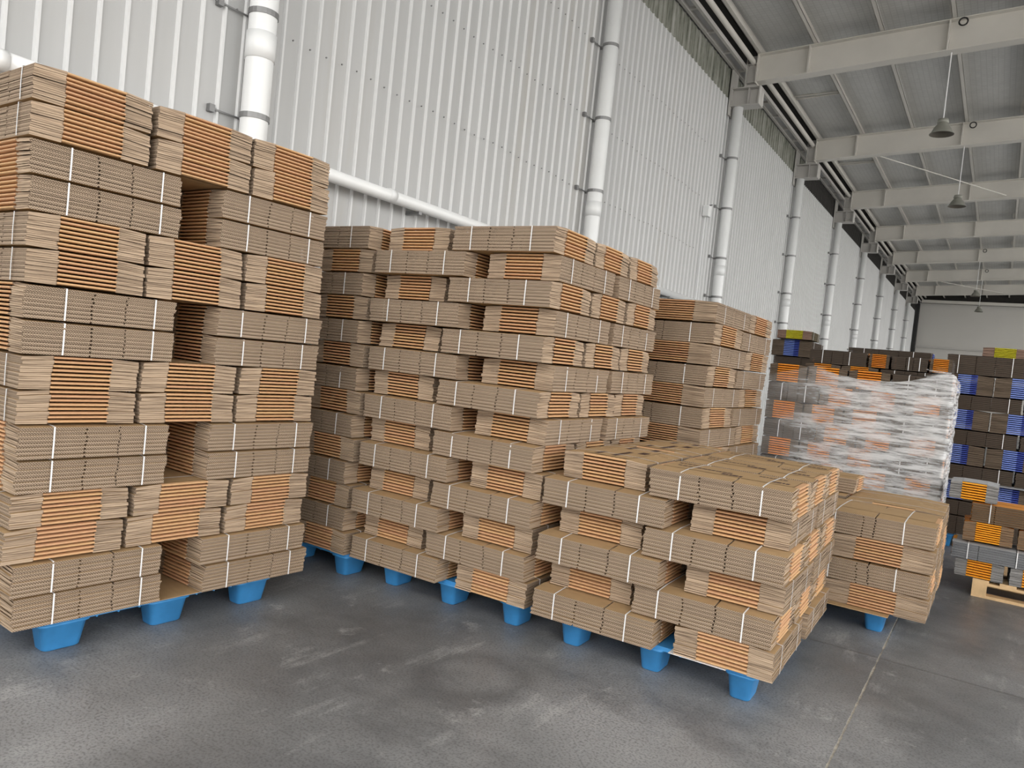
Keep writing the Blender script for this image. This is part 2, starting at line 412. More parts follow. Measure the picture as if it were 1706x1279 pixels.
# insulation blankets between the purlins, slightly sagging, with seams
for k in range(-1, 8):
    x0 = .5 if k < 0 else PX[k]; x1 = PX[k + 1]
    for j in range(len(BY) - 1):
        if BY[j] < 2: continue
        mb = MB(); y0, y1 = BY[j], BY[j + 1]; N = 8
        for q in range(N):
            ya, yb = y0 + (y1 - y0) * q / N, y0 + (y1 - y0) * (q + 1) / N
            sg = lambda yy: -.05 * math.sin(math.pi * min(1, max(0, (yy - y0) / (y1 - y0)))) + .012 * math.sin(yy * 7.1 + k)
            xm = (x0 + x1) / 2
            for xa, xb, da, db in ((x0, xm, 0, 1), (xm, x1, 1, 0)):
                pt = lambda x, yy, d: (x, yy, rz_(x) - .02 + sg(yy) * (1 if d else .3))
                mb.quad([pt(xa, ya, da), pt(xa, yb, da), pt(xb, yb, db), pt(xb, ya, db)])
        add('insulation_blanket', mb.mesh('insulation_blanket', [M_roof], True), ceil)
def beam_mesh(part):
    mb = MB(); X0, X1 = .45, 14.8
    def slab(x0, x1, y0, y1, za, zb):
        n_ = len(mb.v)
        mb.v.extend([(x, y, f(x)) for f in (za, zb) for y in (y0, y1) for x in (x0, x1)])
        for f in ((0, 2, 3, 1), (4, 5, 7, 6), (0, 1, 5, 4), (2, 6, 7, 3), (0, 4, 6, 2), (1, 3, 7, 5)):
            mb.f.append(tuple(n_ + i for i in f)); mb.m.append(0)
    if part == 'web': slab(X0, X1, -.006, .006, lambda x: bbot(x) + .014, lambda x: btop(x) - .014)
    if part == 'bottom_flange': slab(X0, X1, -.11, .11, bbot, lambda x: bbot(x) + .014)
    if part == 'top_flange': slab(X0, X1, -.11, .11, lambda x: btop(x) - .014, btop)
    if part == 'end_plate': slab(X0 - .02, X0, -.11, .11, lambda x: bbot(x) - .02, lambda x: btop(x) + .03)
    if part == 'stiffener': slab(-.012, .012, -.10, .10, lambda x: 0, lambda x: .46)
    return mb.mesh('beam_' + part, [M_steel])
BM = {k: beam_mesh(k) for k in ('web', 'bottom_flange', 'top_flange', 'end_plate', 'stiffener')}
def bracket_parts():
    d = {}
    mb = MB(); mb.box(.02, .55, -.13, .13, 6.34, 6.355); d['bottom_plate'] = mb
    mb = MB(); mb.box(.02, .55, -.13, .13, 6.645, 6.66); d['top_plate'] = mb
    mb = MB(); mb.box(.02, .55, -.012, .012, 6.35, 6.65); mb.box(.53, .55, -.13, .13, 6.35, 6.65); mb.box(.34, .352, -.12, .12, 6.35, 6.65); d['web'] = mb
    mb = MB(); mb.box(.02, .045, -.16, .16, 6.18, 7.08); d['wall_plate'] = mb
    return {k: v_.mesh('bracket_' + k, [M_steel_d]) for k, v_ in d.items()}
BP = bracket_parts()
mb = MB(); mb.box(.25, .265, -.1, .1, 0, .57); PF1 = mb.mesh('post_flange', [M_steel_d])
mb = MB(); mb.box(.25, .45, -.01, .01, 0, .57); mb.box(.265, .44, -.09, .09, .08, .09); mb.box(.265, .44, -.09, .09, .4, .41); PF2 = mb.mesh('post_web', [M_steel_d])
def downpipe_len(): return 6.34
pp = MB(); pp.tube((0, 0, .05), (0, 0, 6.34), .095, 20); PIPE = pp.mesh('pipe_body', [M_pipe], True)
cl = MB(); cl.tube((0, 0, -.018), (0, 0, .018), .102, 20); cl.box(-.15, -.09, -.012, .012, -.015, .015); cl.box(-.13, -.125, -.24, .012, -.006, .006); cl.box(-.15, -.11, -.27, -.23, -.025, .025)
CLAMP = cl.mesh('pipe_clamp', [M_clamp])
so = MB(); so.tube((0, 0, -.09), (0, 0, .09), .101, 20); SOCK = so.mesh('pipe_socket', [M_pipe], True)
vis = 0
for i, y in enumerate(BY):
    if y < 2: continue
    near = i - 3 < -1
    k = i - 3
    nm = 'nearest' if k == 0 else (ORD[k + 1] + ' nearest' if k > 0 else 'nearer unseen')
    grp = 'roof steelwork'
    lab = (f'pale grey steel roof beam, {nm} of the row in view') if k >= 0 else 'pale grey steel roof beam overhead, above the picture'
    e = None if near else tag(add('roof_beam', None, None, (0, y, 0)), lab, 'beam', 'roof beams')
    if not near:
      for part in ('web', 'bottom_flange', 'top_flange', 'end_plate'): add(part, BM[part], e)
      for x in [1.3 + 2.06 * q for q in range(6)]: add('stiffener', BM['stiffener'], e, (x, 0, bbot(x) + .01))
    lab = (f'grey steel wall bracket under the {nm} roof beam in view') if k >= 0 else 'grey steel wall bracket high on the wall, above the picture'
    e = None if near else tag(add('wall_bracket', None, None, (0, y, 0)), lab, 'bracket', 'wall brackets')
    for part, me in (() if near else BP.items()): add(part, me, e)
    lab = (f'short grey steel post carrying the {nm} roof beam in view') if k >= 0 else 'short grey steel post on wall bracket, above the picture'
    e = None if near else tag(add('beam_post', None, None, (0, y, 6.66)), lab, 'post', 'beam posts')
    if not near: add('flange', PF1, e); add('web', PF2, e)
    pos_ = k + 3
    names = {1: 'behind the tall left stack', 2: 'behind the middle tall stack, wide and near'}
    lab = f'white vertical downpipe on ribbed wall, {ORD[pos_]} from the left' if pos_ <= 8 else f'white vertical downpipe on ribbed wall, {ORD[pos_]} from left, by the far corner'
    e = tag(add('downpipe', None, None, (.15, y, 0)), lab, 'pipe', 'downpipes along the wall')
    add('pipe_body', PIPE, e)
    for zz in (1.84, 2.74 + .2, 3.64, 4.53, 5.43): add('clamp', CLAMP, e, (0, 0, zz))
    add('socket', SOCK, e, (0, 0, 3.42)); 
# first downpipe of the row stands nearest the camera (y=3.31); the loop above starts at the same bay
for k, x in enumerate(PX[:9]):
    mb = MB(); z0 = btop(x); mb.box(x - .03, x - .024, RY0, 49, z0, z0 + .2); mb.box(x - .03, x + .04, RY0, 49, z0, z0 + .006); mb.box(x - .09, x - .03, RY0, 49, z0 + .194, z0 + .2)
    mb.box(x + .034, x + .04, RY0, 49, z0, z0 + .02)
    tag(add('purlin', mb.mesh('purlin', [M_steel])), f'long pale steel purlin under the roof, {ORD[k + 1]} out from the wall', 'purlin', 'roof purlins')
# eave: rails, ladder slats, tubes
e = tag(add('eave_walkway', None), 'grey steel ladder-like gutter frame running along the wall top', 'gutter frame')
for x, z0, wd, ht in ((.02, 6.98, .05, .07), (.2, 6.98, .05, .07)):
    mb = MB(); mb.box(x, x + wd, 2, 48.7, z0, z0 + ht); add('rail', mb.mesh('rail', [M_steel_d]), e)
mb = MB(); mb.box(.07, .2, -.03, .03, 7.0, 7.04); SLAT = mb.mesh('slat', [M_steel_d])
y = 5.0
while y < 48.5: add('slat', SLAT, e, (0, y, 0)); y += .84
mb = MB(); mb.box(-.05, .41, 2, 48.7, 7.3, 7.32); add('soffit', mb.mesh('soffit', [M_dark]), e)  # added dark sheet: shade of the eaves gap as colour, blocks light leaks
mb = MB(); mb.tube((.36, 2, 7.1), (.36, 48.7, 7.1), .045, 10)
tag(add('eave_tube', mb.mesh('eave_tube', [M_steel], True)), 'round pale steel tube running along the eaves', 'tube')
mb = MB(); mb.box(.42, .49, 2, 48.7, 7.23, 7.3); mb.box(.42, .43, 2, 48.7, 7.23, 7.43)
tag(add('eave_purlin', mb.mesh('eave_purlin', [M_steel])), 'flat steel eave purlin beside the round eave tube', 'purlin')
for i, yb in enumerate(BY[3:-1]):
    for q, dy in enumerate((2.5, .55)):
        mb = MB(); y = yb + dy
        for o_ in (0, .16): mb.tube((.45, y + o_, rz_(.45) - .07), (1.29, y + o_ * .6, rz_(1.29) - .1), .016, 6)
        nm = 'nearest' if i == 0 else ORD[i + 1]
        tag(add('purlin_strut', mb.mesh('purlin_strut', [M_steel])), f'twin thin struts {"mid-bay" if q == 0 else "close behind beam"} at the eaves, {nm} roof bay', 'strut', 'eave struts')
mb = MB(); mb.tube((1.77, 18.53, 6.83), (4.18, 23.29, 7.0), .012, 6)
tag(add('bracing_rod', mb.mesh('bracing_rod', [M_steel])), 'thin diagonal bracing rod between second and third roof beams', 'rod')
mb = MB(); mb.tube((1.77, 38.65, 6.83), (4.18, 43.40, 7.0), .012, 6)
tag(add('bracing_rod', mb.mesh('bracing_rod', [M_steel])), 'thin diagonal bracing rod near the far end of the roof', 'rod')
# gable beam under far roof
mb = MB(); mb.box(.3, 20, 48.3, 48.6, 6.95, 7.1)
tag(add('gable_beam', mb.mesh('gable_beam', [M_steel])), 'horizontal steel beam along the top of the far wall', 'beam')
mb = MB(); mb.quad([(0, 48.7, 6.95), (24, 48.7, 6.95), (24, 48.7, 9), (0, 48.7, 9)]); mb.quad([(24, 48.75, 6.95), (0, 48.75, 6.95), (0, 48.75, 9), (24, 48.75, 9)])
o = add('gable_gap_shade', mb.mesh('gable_gap_shade', [M_dark]), fw_)  # dark panel carries the shade of the gap above the far wall

# high-bay lamps hanging from the beams
for i, (y, z0) in enumerate(((13.371, 5.70), (18.399, 5.70), (33.48, 5.66), (38.51, 5.6))):
    e = tag(add('high_bay_lamp', None, None, (3.42, y, z0)), f'dark bell-shaped hanging lamp, {["nearest and highest", "second nearest, under the second beam", "third, small and far", "farthest, against the end wall"][i]}', 'lamp', 'hanging lamps')
    mb = MB(); mb.lathe([(.05, .17), (.075, .165), (.085, .11), (.06, .10)], seg=20); add('ballast_housing', mb.mesh('ballast_housing', [M_lamp], True), e)
    mb = MB(); mb.lathe([(.06, .105), (.09, .07), (.125, .02), (.155, -.05), (.175, -.062), (.175, -.07)], seg=24); add('reflector', mb.mesh('reflector', [M_lamp], True), e)
    mb = MB(); mb.lathe([(.17, -.068), (.145, -.04), (.115, .02), (.08, .07), (.001, .08)], seg=24); add('reflector_inside', mb.mesh('reflector_inside', [M_lampin], True), e)
    mb = MB(); mb.tube((0, 0, .165), (0, 0, bbot(3.42) - z0), .009, 6); add('cord', mb.mesh('cord', [M_white]), e)
    mb = MB()
    for q in range(12):
        t0, t1 = 2 * math.pi * q / 12, 2 * math.pi * (q + 1) / 12
        c = (.12, -.13, btop(3.42) - .08 - z0)
        mb.tube((c[0] + .06 * math.cos(t0), c[1], c[2] + .06 * math.sin(t0)), (c[0] + .06 * math.cos(t1), c[1], c[2] + .06 * math.sin(t1)), .012, 5)
    add('cable_loop', mb.mesh('cable_loop', [M_black]), e)
# horizontal pipe on the wall, sensor box with conduit
e = tag(add('wall_pipe', None), 'white horizontal pipe fixed along the wall behind the stacks', 'pipe')
mb = MB(); mb.tube((.15, 0.2, 2.745), (.15, 12.6, 2.72), .052, 14); add('pipe_body', mb.mesh('wall_pipe_body', [M_pipe], True), e)
for y in (1.75, 4.72, 7.6, 10.5):
    mb = MB(); mb.tube((.15, y - .04, 2.742), (.15, y + .04, 2.742), .057, 14); add('coupling', mb.mesh('coupling', [M_pipe], True), e)
for y in (2.0, 5.1, 8.1, 11.1):
    mb = MB(); mb.box(0.0, .17, y - .02, y + .02, 2.66, 2.69); add('support', mb.mesh('support', [M_clamp]), e)
e = tag(add('sensor_box', None, None, (.03, 12.57, 4.32)), 'small white box on the wall with conduit running down', 'box')
mb = MB(); mb.box(0, .1, -.07, .07, -.09, .09); add('housing', mb.mesh('housing', [M_pipe]), e)
mb = MB(); mb.tube((.03, 0, -.09), (.03, 0, -4.2), .012, 6); add('conduit', mb.mesh('conduit', [M_pipe]), e)
mb = MB(); mb.tube((.02, .04, .1), (.1, .1, .13), .008, 6); add('cable', mb.mesh('cable', [M_black]), e)

# ------------------------------------------------------------------ pallets
def rrect(wx, wy, r, z, n=3):
    out = []
    for cx, cy, a0 in ((wx - r, wy - r, 0), (-wx + r, wy - r, 90), (-wx + r, -wy + r, 180), (wx - r, -wy + r, 270)):
        for i in range(n + 1):
            t = math.radians(a0 + 90 * i / n); out.append((cx + r * math.cos(t), cy + r * math.sin(t), z))
    return out
def loft(rings, cap=True):
    mb = MB(); n = len(rings[0])
    for r in rings: mb.v += r
    for k in range(len(rings) - 1):
        for i in range(n):
            j = (i + 1) % n; mb.f.append((k * n + i, k * n + j, (k + 1) * n + j, (k + 1) * n + i)); mb.m.append(0)
    if cap:
        mb.f.append(tuple(reversed(range(n)))); mb.m.append(0); mb.f.append(tuple(range((len(rings) - 1) * n, len(rings) * n))); mb.m.append(0)
    return mb
LEG = loft([rrect(.042, .072, .022, 0), rrect(.048, .08, .024, .006), rrect(.062, .098, .028, .112), rrect(.072, .11, .03, .118), rrect(.072, .11, .03, .128)]).mesh('pallet_leg', [M_blue], True)
mb = loft([rrect(.505, .58, .03, .122), rrect(.515, .59, .03, .126), rrect(.515, .59, .03, .147)])
DECK = mb.mesh('pallet_deck', [M_blue])
mb = MB()
for i in range(10):
    x = -.45 + i * .1; mb.box(x - .004, x + .004, -.57, .57, .114, .1235)
for i in range(12):
    y = -.55 + i * .1; mb.box(-.50, .50, y - .004, y + .004, .114, .1235)
RIBS = mb.mesh('pallet_ribs', [M_blue])
def pallet(x, y, rz, label):
    e = tag(add('plastic_pallet', None, None, (x, y, 0), rz), label, 'pallet', 'blue plastic pallets')
    add('deck', DECK, e); add('deck_ribs', RIBS, e)
    for i in (-1, 0, 1):
        for j in (-1, 0, 1): add('leg', LEG, e, (i * .447, j * .49, 0))
    return e

# ------------------------------------------------------------------ brown stacks
K1 = Kind('large_brown', .648, .485, .24, .1423, BROWN, 8, (-.08, .14), (-.27, .33))
K2 = Kind('brown', .69, .47, .24, .146, BROWN, 8, (-.13, .10), (-.29, .28))
K4 = Kind('long_brown', .89, .715, .36, .1577, BROWN, 9, (-.035, .04), (-.28, .30))
K5 = Kind('low_brown', .75, .615, .265, .146, BROWN, 8, (-.045, .045), (-.27, .26))
Z0 = .1485
def five_stack(kind, ox, oy, rot, W, L, layers, desc, faces, recess=0, gapx=None, push=0, shift=None, group='', full_top=False, base=Z0, hiddenlab='', only_front=False):
    """layers bottom up as P or Q; local frame x right, y away; origin at the near left corner of the footprint"""
    a, b = kind.a, kind.b; cs, sn = math.cos(rot), math.sin(rot)
    n = len(layers)
    for i, ty in enumerate(layers):
        z = base + i * (kind.t + .002); dx, dy = shift(i) if shift else (0, 0)
        lay = ORD[n - i]
        def put(lx, ly, r, pos):
            x = ox + cs * lx - sn * ly; y = oy + sn * lx + cs * ly
            if pos is None and hiddenlab == '': return
            if pos:
                bundle(kind, x, y, z, rot + r, f'brown carton bundle, {lay} layer from top, {pos}, {desc}', group)
            else:
                bundle(kind, x, y, z, rot + r, hiddenlab, group, detail=False, straps=False, jit=.5)
        j = lambda s=.006: random.uniform(-s, s)
        x3 = (W - a / 2) if ty == 'P' else a / 2 - push
        x2 = (b / 2 + .012) if ty == 'P' else W - b / 2
        f3 = faces[ty + '3']; f2 = faces[ty + '2']
        dy3 = dy - (push if ty == 'Q' else 0) * .5
        for q in range(3):
            put(x3 + dx + j(), dy3 + b / 2 + q * (L - b) / 2 + j(.004), 0, f3[q])
        for q in range(2):
            rc = recess * (.35 if i == 0 else 1)
            yy = rc + a / 2 if q == 0 else max(L, rc + 2 * a + (.03 if ty == 'P' else .07)) - a / 2
            put(x2 + dx + j(), dy + yy + j(.004), math.pi / 2, f2[q])

# tall stack nearest the camera (each layer is two bundles high)
def sh1(i):
    return (random.uniform(-.006, .006), -.035 + .0036 * (15 - i) + (.02 if i == 0 else 0) + (-.03 if i == 2 else 0))
five_stack(K1, 1.345 - 1.165, 1.5, -.045, 1.165, 1.50, ['Q', 'Q', 'P', 'P'] * 4, 'tall stack at far left',
           {'P3': ['left end', 'middle', 'right end'], 'P2': [None, None], 'Q2': ['left half', 'right half'], 'Q3': [None, 'behind the gap', None]},
           shift=sh1, base=Z0 + .003, group='carton bundles of the tall left stack', hiddenlab='inner brown carton bundles in the hidden rear of the tall left stack')
mb = MB(); mb.box(-.52, .56, -.70, .72, 0, .003)
tag(add('slip_sheet', mb.mesh('slip_sheet', [BROWN[0]]), None, (.80, 2.24, .1475), -.045), 'flat brown cardboard sheet on the pallet of the tall left stack', 'sheet')
pallet(.80, 2.24, -.03, 'blue plastic pallet under the tall stack at far left')
# middle tall stack
FR = {'P3': ['front right corner', 'middle of right side', 'rear of right side'], 'P2': ['front left', None],
      'Q2': ['front right corner', 'rear of right side'], 'Q3': ['front left', None, None]}
sh2 = lambda i: (random.uniform(-.02, .012) - .0012 * i + .010, random.uniform(-.02, .014))
five_stack(K2, 1.37, 3.41, .012, 1.24, 1.455, ['Q', 'P'] * 7, 'tall middle stack', FR, recess=.06, push=.03, shift=sh2,
           group='carton bundles of the tall middle stack', hiddenlab='inner brown carton bundles in the hidden rear of the tall middle stack')
pallet(2.02, 4.12, .012, 'blue plastic pallet under the tall middle stack')
# shaded stack between the two, close to the wall
FB = {'P3': ['front right corner', 'right side', None], 'P2': [None, None], 'Q2': ['front right corner', 'right side'], 'Q3': [None, None, None]}
sh3 = lambda i: (random.uniform(-.02, .01) - (.02 if i % 2 else 0), random.uniform(-.015, .015))
five_stack(K2, .07, 3.38, 0, 1.235, 1.455, ['Q', 'P'] * 7, 'shaded stack between two tall stacks', FB, recess=.02, shift=sh3,
           group='carton bundles of the shaded stack', hiddenlab='')
pallet(.79, 4.02, 0, 'blue plastic pallet under the shaded stack by the wall')
# low stack in front
FL = dict(FR); FL['P2'] = ['front left', None]; 
FT = {'P3': ['front right corner', 'middle of right side', 'rear of right side'], 'P2': ['front left', 'rear left, seen from above'], 'Q2': FR['Q2'], 'Q3': FR['Q3']}
sh4 = lambda i: (random.uniform(-.012, .012), random.uniform(-.014, .014))
before = set(bpy.data.objects)
five_stack(K2, 2.695, 3.46, .03, 1.215, 1.455, ['Q', 'P'] * 3, 'low front stack', FT, recess=.08, push=.035, shift=sh4,
           group='carton bundles of the low front stack', hiddenlab='inner brown carton bundles in the hidden rear of the low front stack')
pallet(3.29, 4.14, .03, 'blue plastic pallet under the low front stack')
# printed marks on the top cartons of the low stack
rp = random.Random(5)
for o in [o for o in bpy.data.objects if o not in before and o.name.startswith('carton_bundle') and o.location.z > .85 and o.children]:
    tops = [c for c in o.children if c.name.startswith('flat_carton')]
    top = max(tops, key=lambda c: c.location.z)
    mb = MB(); zt = HB + .0006
    for (u0, v0, ln, hh) in ((-.27, -.03, .26, .030), (-.03, -.10, .10, .045), (-.29, .06, .10, .028), (.12, .05, .13, .028), (.2, -.08, .09, .04)):
        u = u0
        while u < u0 + ln:
            wl = rp.uniform(.010, .026); mb.quad([(u, v0, zt), (u + wl, v0, zt), (u + wl, v0 + hh, zt), (u, v0 + hh, zt)]); u += wl + rp.uniform(.002, .006)
    add('printed_marks', mb.mesh('printed_marks', [M_print]), top)
mb = MB(); mb.box(-.02, .26, .0, .3, -.001, .001)
tag(add('paper_sheet', mb.mesh('paper_sheet', [M_white]), None, (3.44, 3.497, .1475), .03), 'white paper sheet sticking out under the low front stack', 'sheet')
mb = MB(); mb.box(-.5, .5, -.3, .3, 0, .004)

# pinwheel stacks
def pinwheel(kind, cx, cy, layers, desc, group, hiddenlab, base=Z0, vis=None, shift=.01, rot=0, detail=True, word='brown'):
    """near right corner at (cx,cy); R: corner bundle runs away from us; S: corner bundle runs along the front"""
    a, b = kind.a, kind.b; W = a + b + .02; n = len(layers)
    for i, ty in enumerate(layers):
        z = base + i * (kind.t + .002); ox, oy = cx - W, cy
        if ty == 'R':
            cells = [(W - b / 2, a / 2, 1, 'c'), (W - a / 2, W - b / 2, 0, 'r'), (b / 2, W - a / 2, 1, 'h'), (a / 2, b / 2, 0, 'f')]
        else:
            cells = [(W - a / 2, b / 2, 0, 'c'), (W - b / 2, W - a / 2, 1, 'r'), (a / 2, W - b / 2, 0, 'h'), (b / 2, a / 2, 1, 'f')]
        sx, sy = random.uniform(-shift, shift), random.uniform(-shift, shift)
        for x, y, r, key in cells:
            pos = {'c': 'front right corner', 'r': 'rear of right side', 'h': None, 'f': 'front left'}[key]
            if vis and not vis(i, key): pos = None
            if key == 'h' and i == n - 1 and vis and vis(i, 'h'): pos = 'rear left, seen from above'
            if pos: bundle(kind, ox + x + sx, oy + y + sy, z, r * math.pi / 2, f'{word} carton bundle, {ORD[n - i]} layer from top, {pos}, {desc}', group, detail=detail)
            else: bundle(kind, ox + x + sx, oy + y + sy, z, r * math.pi / 2, hiddenlab, group, detail=False, straps=False)
pinwheel(K4, 2.8, 5.46, ['S', 'R'] * 6, 'stack behind the middle one', 'carton bundles of the rear brown stack', 'inner brown carton bundles in the hidden part of the rear brown stack',
         vis=lambda i, k: i >= 4 and k in 'cr' or (i >= 4 and k == 'f'), shift=.012)
pallet(2.1, 6.2, 0, 'blue plastic pallet hidden under the rear brown stack')
pinwheel(K5, 4.395, 5.17, ['R', 'S', 'R', 'S'], 'low stack right', 'carton bundles of the low right stack', 'inner brown carton bundles in the hidden rear of the low right stack',
         vis=lambda i, k: k in 'cr' or i == 3, shift=.012, base=Z0 + .005)
pallet(3.665, 5.86, 0, 'blue plastic pallet under the low stack at right')
mb = MB(); mb.box(3.02, 4.20, 5.12, 6.5, .1475, .1525)
tag(add('slip_sheet', mb.mesh('slip_sheet', [BROWN[0]])), 'flat brown cardboard sheet under the low stack at right', 'sheet')
K6 = Kind('small_brown', .5, .42, .2, .115, BROWN, 6)
bundle(K6, 3.56, 6.27, Z0 + .005 + 4 * .148 + .001, 0, 'short brown carton bundle lying on top of the low right stack', 'single bundles', straps=False)

# ------------------------------------------------------------------ dark and coloured stacks further back
def dark_row(kind, y0, z, items, label_fn, group, depth_n=1):
    """items: (x0, kindletter, kind) bundles standing side by side along x with front at y0"""
    for q, (x0, ori, kd) in enumerate(items):
        wx = kd.a if ori == 'A' else kd.b; wy = kd.b if ori == 'A' else kd.a
        bundle(kd, x0 + wx / 2, y0 + wy / 2 + random.uniform(-.008, .008), z, 0 if ori == 'A' else math.pi / 2, label_fn(q), group, detail=False)
# wrapped load
TW = .172
KW = Kind('wrapped_dark', .462, .335, .19, TW - .0025, ORANGE, 8, (-.1, .1), (-.2, .25))
KWB = KW
YW = 7.22; nlay = 9
for i in range(nlay):
    z = Z0 + i * TW
    even = (nlay - 1 - i) % 2 == 1
    pos = (['A', 'B', 'B', 'B'] if even else ['B', 'B', 'B', 'A'])
    x = 2.795; nm = ['far left', 'second from left', 'third from left', 'far right']
    for q, ori in enumerate(pos):
        wx = KW.a if ori == 'A' else KW.b; wy = KW.b if ori == 'A' else KW.a
        face = 'orange end' if ori == 'B' else 'dark side'
        seen = i >= 2
        bundle(KW, x + wx / 2, YW + wy / 2 + random.uniform(0, .006), z, 0 if ori == 'A' else math.pi / 2,
               f'dark carton bundle with {face} under plastic film, {ORD[nlay - i]} layer from top, {nm[q]}' if seen else 'inner dark carton bundles in the hidden bottom layers under plastic film', 'carton bundles in the wrapped load', detail=False, jit=.3, straps=seen)
        x += wx + .009
    if i in (0, nlay - 1) or True:
        x = 2.795
        for q, ori in enumerate(pos):      # second row behind
            ori2 = ori; wx = KW.a if ori2 == 'A' else KW.b; wy = KW.b if ori2 == 'A' else KW.a
            bundle(KW, x + wx / 2, YW + .51 + wy / 2, z, 0 if ori2 == 'A' else math.pi / 2, 'inner dark carton bundles in the hidden back row of the wrapped load', 'hidden back row of the wrapped load', detail=False, straps=False, jit=.2)
            x += wx + .009
pallet(3.5, 7.73, 0, 'blue plastic pallet hidden under the film wrapped load')
# stretch film: wrinkled shell around the load
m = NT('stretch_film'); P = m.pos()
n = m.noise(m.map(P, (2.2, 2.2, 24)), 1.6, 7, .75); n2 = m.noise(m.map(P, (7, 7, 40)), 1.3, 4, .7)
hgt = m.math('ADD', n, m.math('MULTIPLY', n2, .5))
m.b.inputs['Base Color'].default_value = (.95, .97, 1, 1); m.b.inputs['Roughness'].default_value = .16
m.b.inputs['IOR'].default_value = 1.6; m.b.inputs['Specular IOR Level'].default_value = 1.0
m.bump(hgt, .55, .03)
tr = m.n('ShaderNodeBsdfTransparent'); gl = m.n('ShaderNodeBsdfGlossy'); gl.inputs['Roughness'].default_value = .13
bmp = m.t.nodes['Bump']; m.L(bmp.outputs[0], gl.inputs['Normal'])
df = m.n('ShaderNodeBsdfDiffuse'); df.inputs['Color'].default_value = (.97, .98, .99, 1); m.L(bmp.outputs[0], df.inputs['Normal'])  # diffuse white stands in for glare off the creases
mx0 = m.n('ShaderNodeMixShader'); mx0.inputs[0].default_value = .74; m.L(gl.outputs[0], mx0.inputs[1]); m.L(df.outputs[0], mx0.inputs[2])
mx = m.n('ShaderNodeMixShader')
# white glare painted into the film, denser towards the right, clear at left
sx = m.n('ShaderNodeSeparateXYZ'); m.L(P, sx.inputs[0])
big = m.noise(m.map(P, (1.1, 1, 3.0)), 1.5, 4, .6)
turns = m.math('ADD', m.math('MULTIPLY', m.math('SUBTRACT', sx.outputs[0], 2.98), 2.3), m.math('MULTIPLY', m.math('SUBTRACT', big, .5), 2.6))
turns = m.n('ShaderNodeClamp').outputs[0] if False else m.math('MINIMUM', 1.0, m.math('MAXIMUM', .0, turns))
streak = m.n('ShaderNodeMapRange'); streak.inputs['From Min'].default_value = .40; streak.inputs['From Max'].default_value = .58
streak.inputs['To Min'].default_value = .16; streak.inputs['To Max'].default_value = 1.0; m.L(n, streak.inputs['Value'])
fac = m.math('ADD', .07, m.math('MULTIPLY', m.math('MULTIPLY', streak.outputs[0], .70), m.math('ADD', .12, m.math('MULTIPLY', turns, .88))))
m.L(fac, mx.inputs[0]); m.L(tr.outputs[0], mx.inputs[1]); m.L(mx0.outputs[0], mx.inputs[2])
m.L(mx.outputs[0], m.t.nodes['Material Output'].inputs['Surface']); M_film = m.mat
from mathutils import noise as mn
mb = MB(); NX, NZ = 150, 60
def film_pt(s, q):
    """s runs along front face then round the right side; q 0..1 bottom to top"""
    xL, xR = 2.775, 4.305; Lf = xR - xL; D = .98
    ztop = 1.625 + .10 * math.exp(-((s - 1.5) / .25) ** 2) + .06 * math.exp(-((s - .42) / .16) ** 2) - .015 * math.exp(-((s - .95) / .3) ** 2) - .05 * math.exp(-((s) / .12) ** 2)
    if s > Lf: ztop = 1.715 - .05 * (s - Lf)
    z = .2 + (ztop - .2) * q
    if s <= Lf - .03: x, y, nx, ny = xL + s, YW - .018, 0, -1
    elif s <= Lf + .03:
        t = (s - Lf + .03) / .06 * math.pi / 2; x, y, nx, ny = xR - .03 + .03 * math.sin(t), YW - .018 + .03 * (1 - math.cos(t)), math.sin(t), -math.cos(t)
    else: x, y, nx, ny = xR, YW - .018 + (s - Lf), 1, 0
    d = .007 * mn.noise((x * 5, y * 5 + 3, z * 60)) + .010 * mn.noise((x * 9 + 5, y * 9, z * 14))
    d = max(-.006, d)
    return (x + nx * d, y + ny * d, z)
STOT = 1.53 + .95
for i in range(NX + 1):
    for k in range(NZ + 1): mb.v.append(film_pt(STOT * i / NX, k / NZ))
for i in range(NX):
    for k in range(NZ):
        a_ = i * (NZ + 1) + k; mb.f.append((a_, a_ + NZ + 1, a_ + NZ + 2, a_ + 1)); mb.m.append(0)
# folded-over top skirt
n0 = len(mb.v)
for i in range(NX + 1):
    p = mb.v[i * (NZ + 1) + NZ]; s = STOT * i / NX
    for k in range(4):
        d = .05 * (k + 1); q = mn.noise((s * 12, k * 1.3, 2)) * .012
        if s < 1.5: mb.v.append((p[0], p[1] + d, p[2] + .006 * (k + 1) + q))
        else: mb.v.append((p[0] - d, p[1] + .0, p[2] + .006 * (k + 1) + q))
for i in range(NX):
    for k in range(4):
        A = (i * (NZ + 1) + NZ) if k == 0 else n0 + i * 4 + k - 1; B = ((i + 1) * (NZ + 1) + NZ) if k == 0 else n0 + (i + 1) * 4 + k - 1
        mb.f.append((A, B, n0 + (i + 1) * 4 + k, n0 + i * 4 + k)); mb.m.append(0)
tag(add('stretch_film', mb.mesh('stretch_film', [M_film], True)), 'shiny crumpled clear plastic film wrapped round the dark load', 'plastic film')
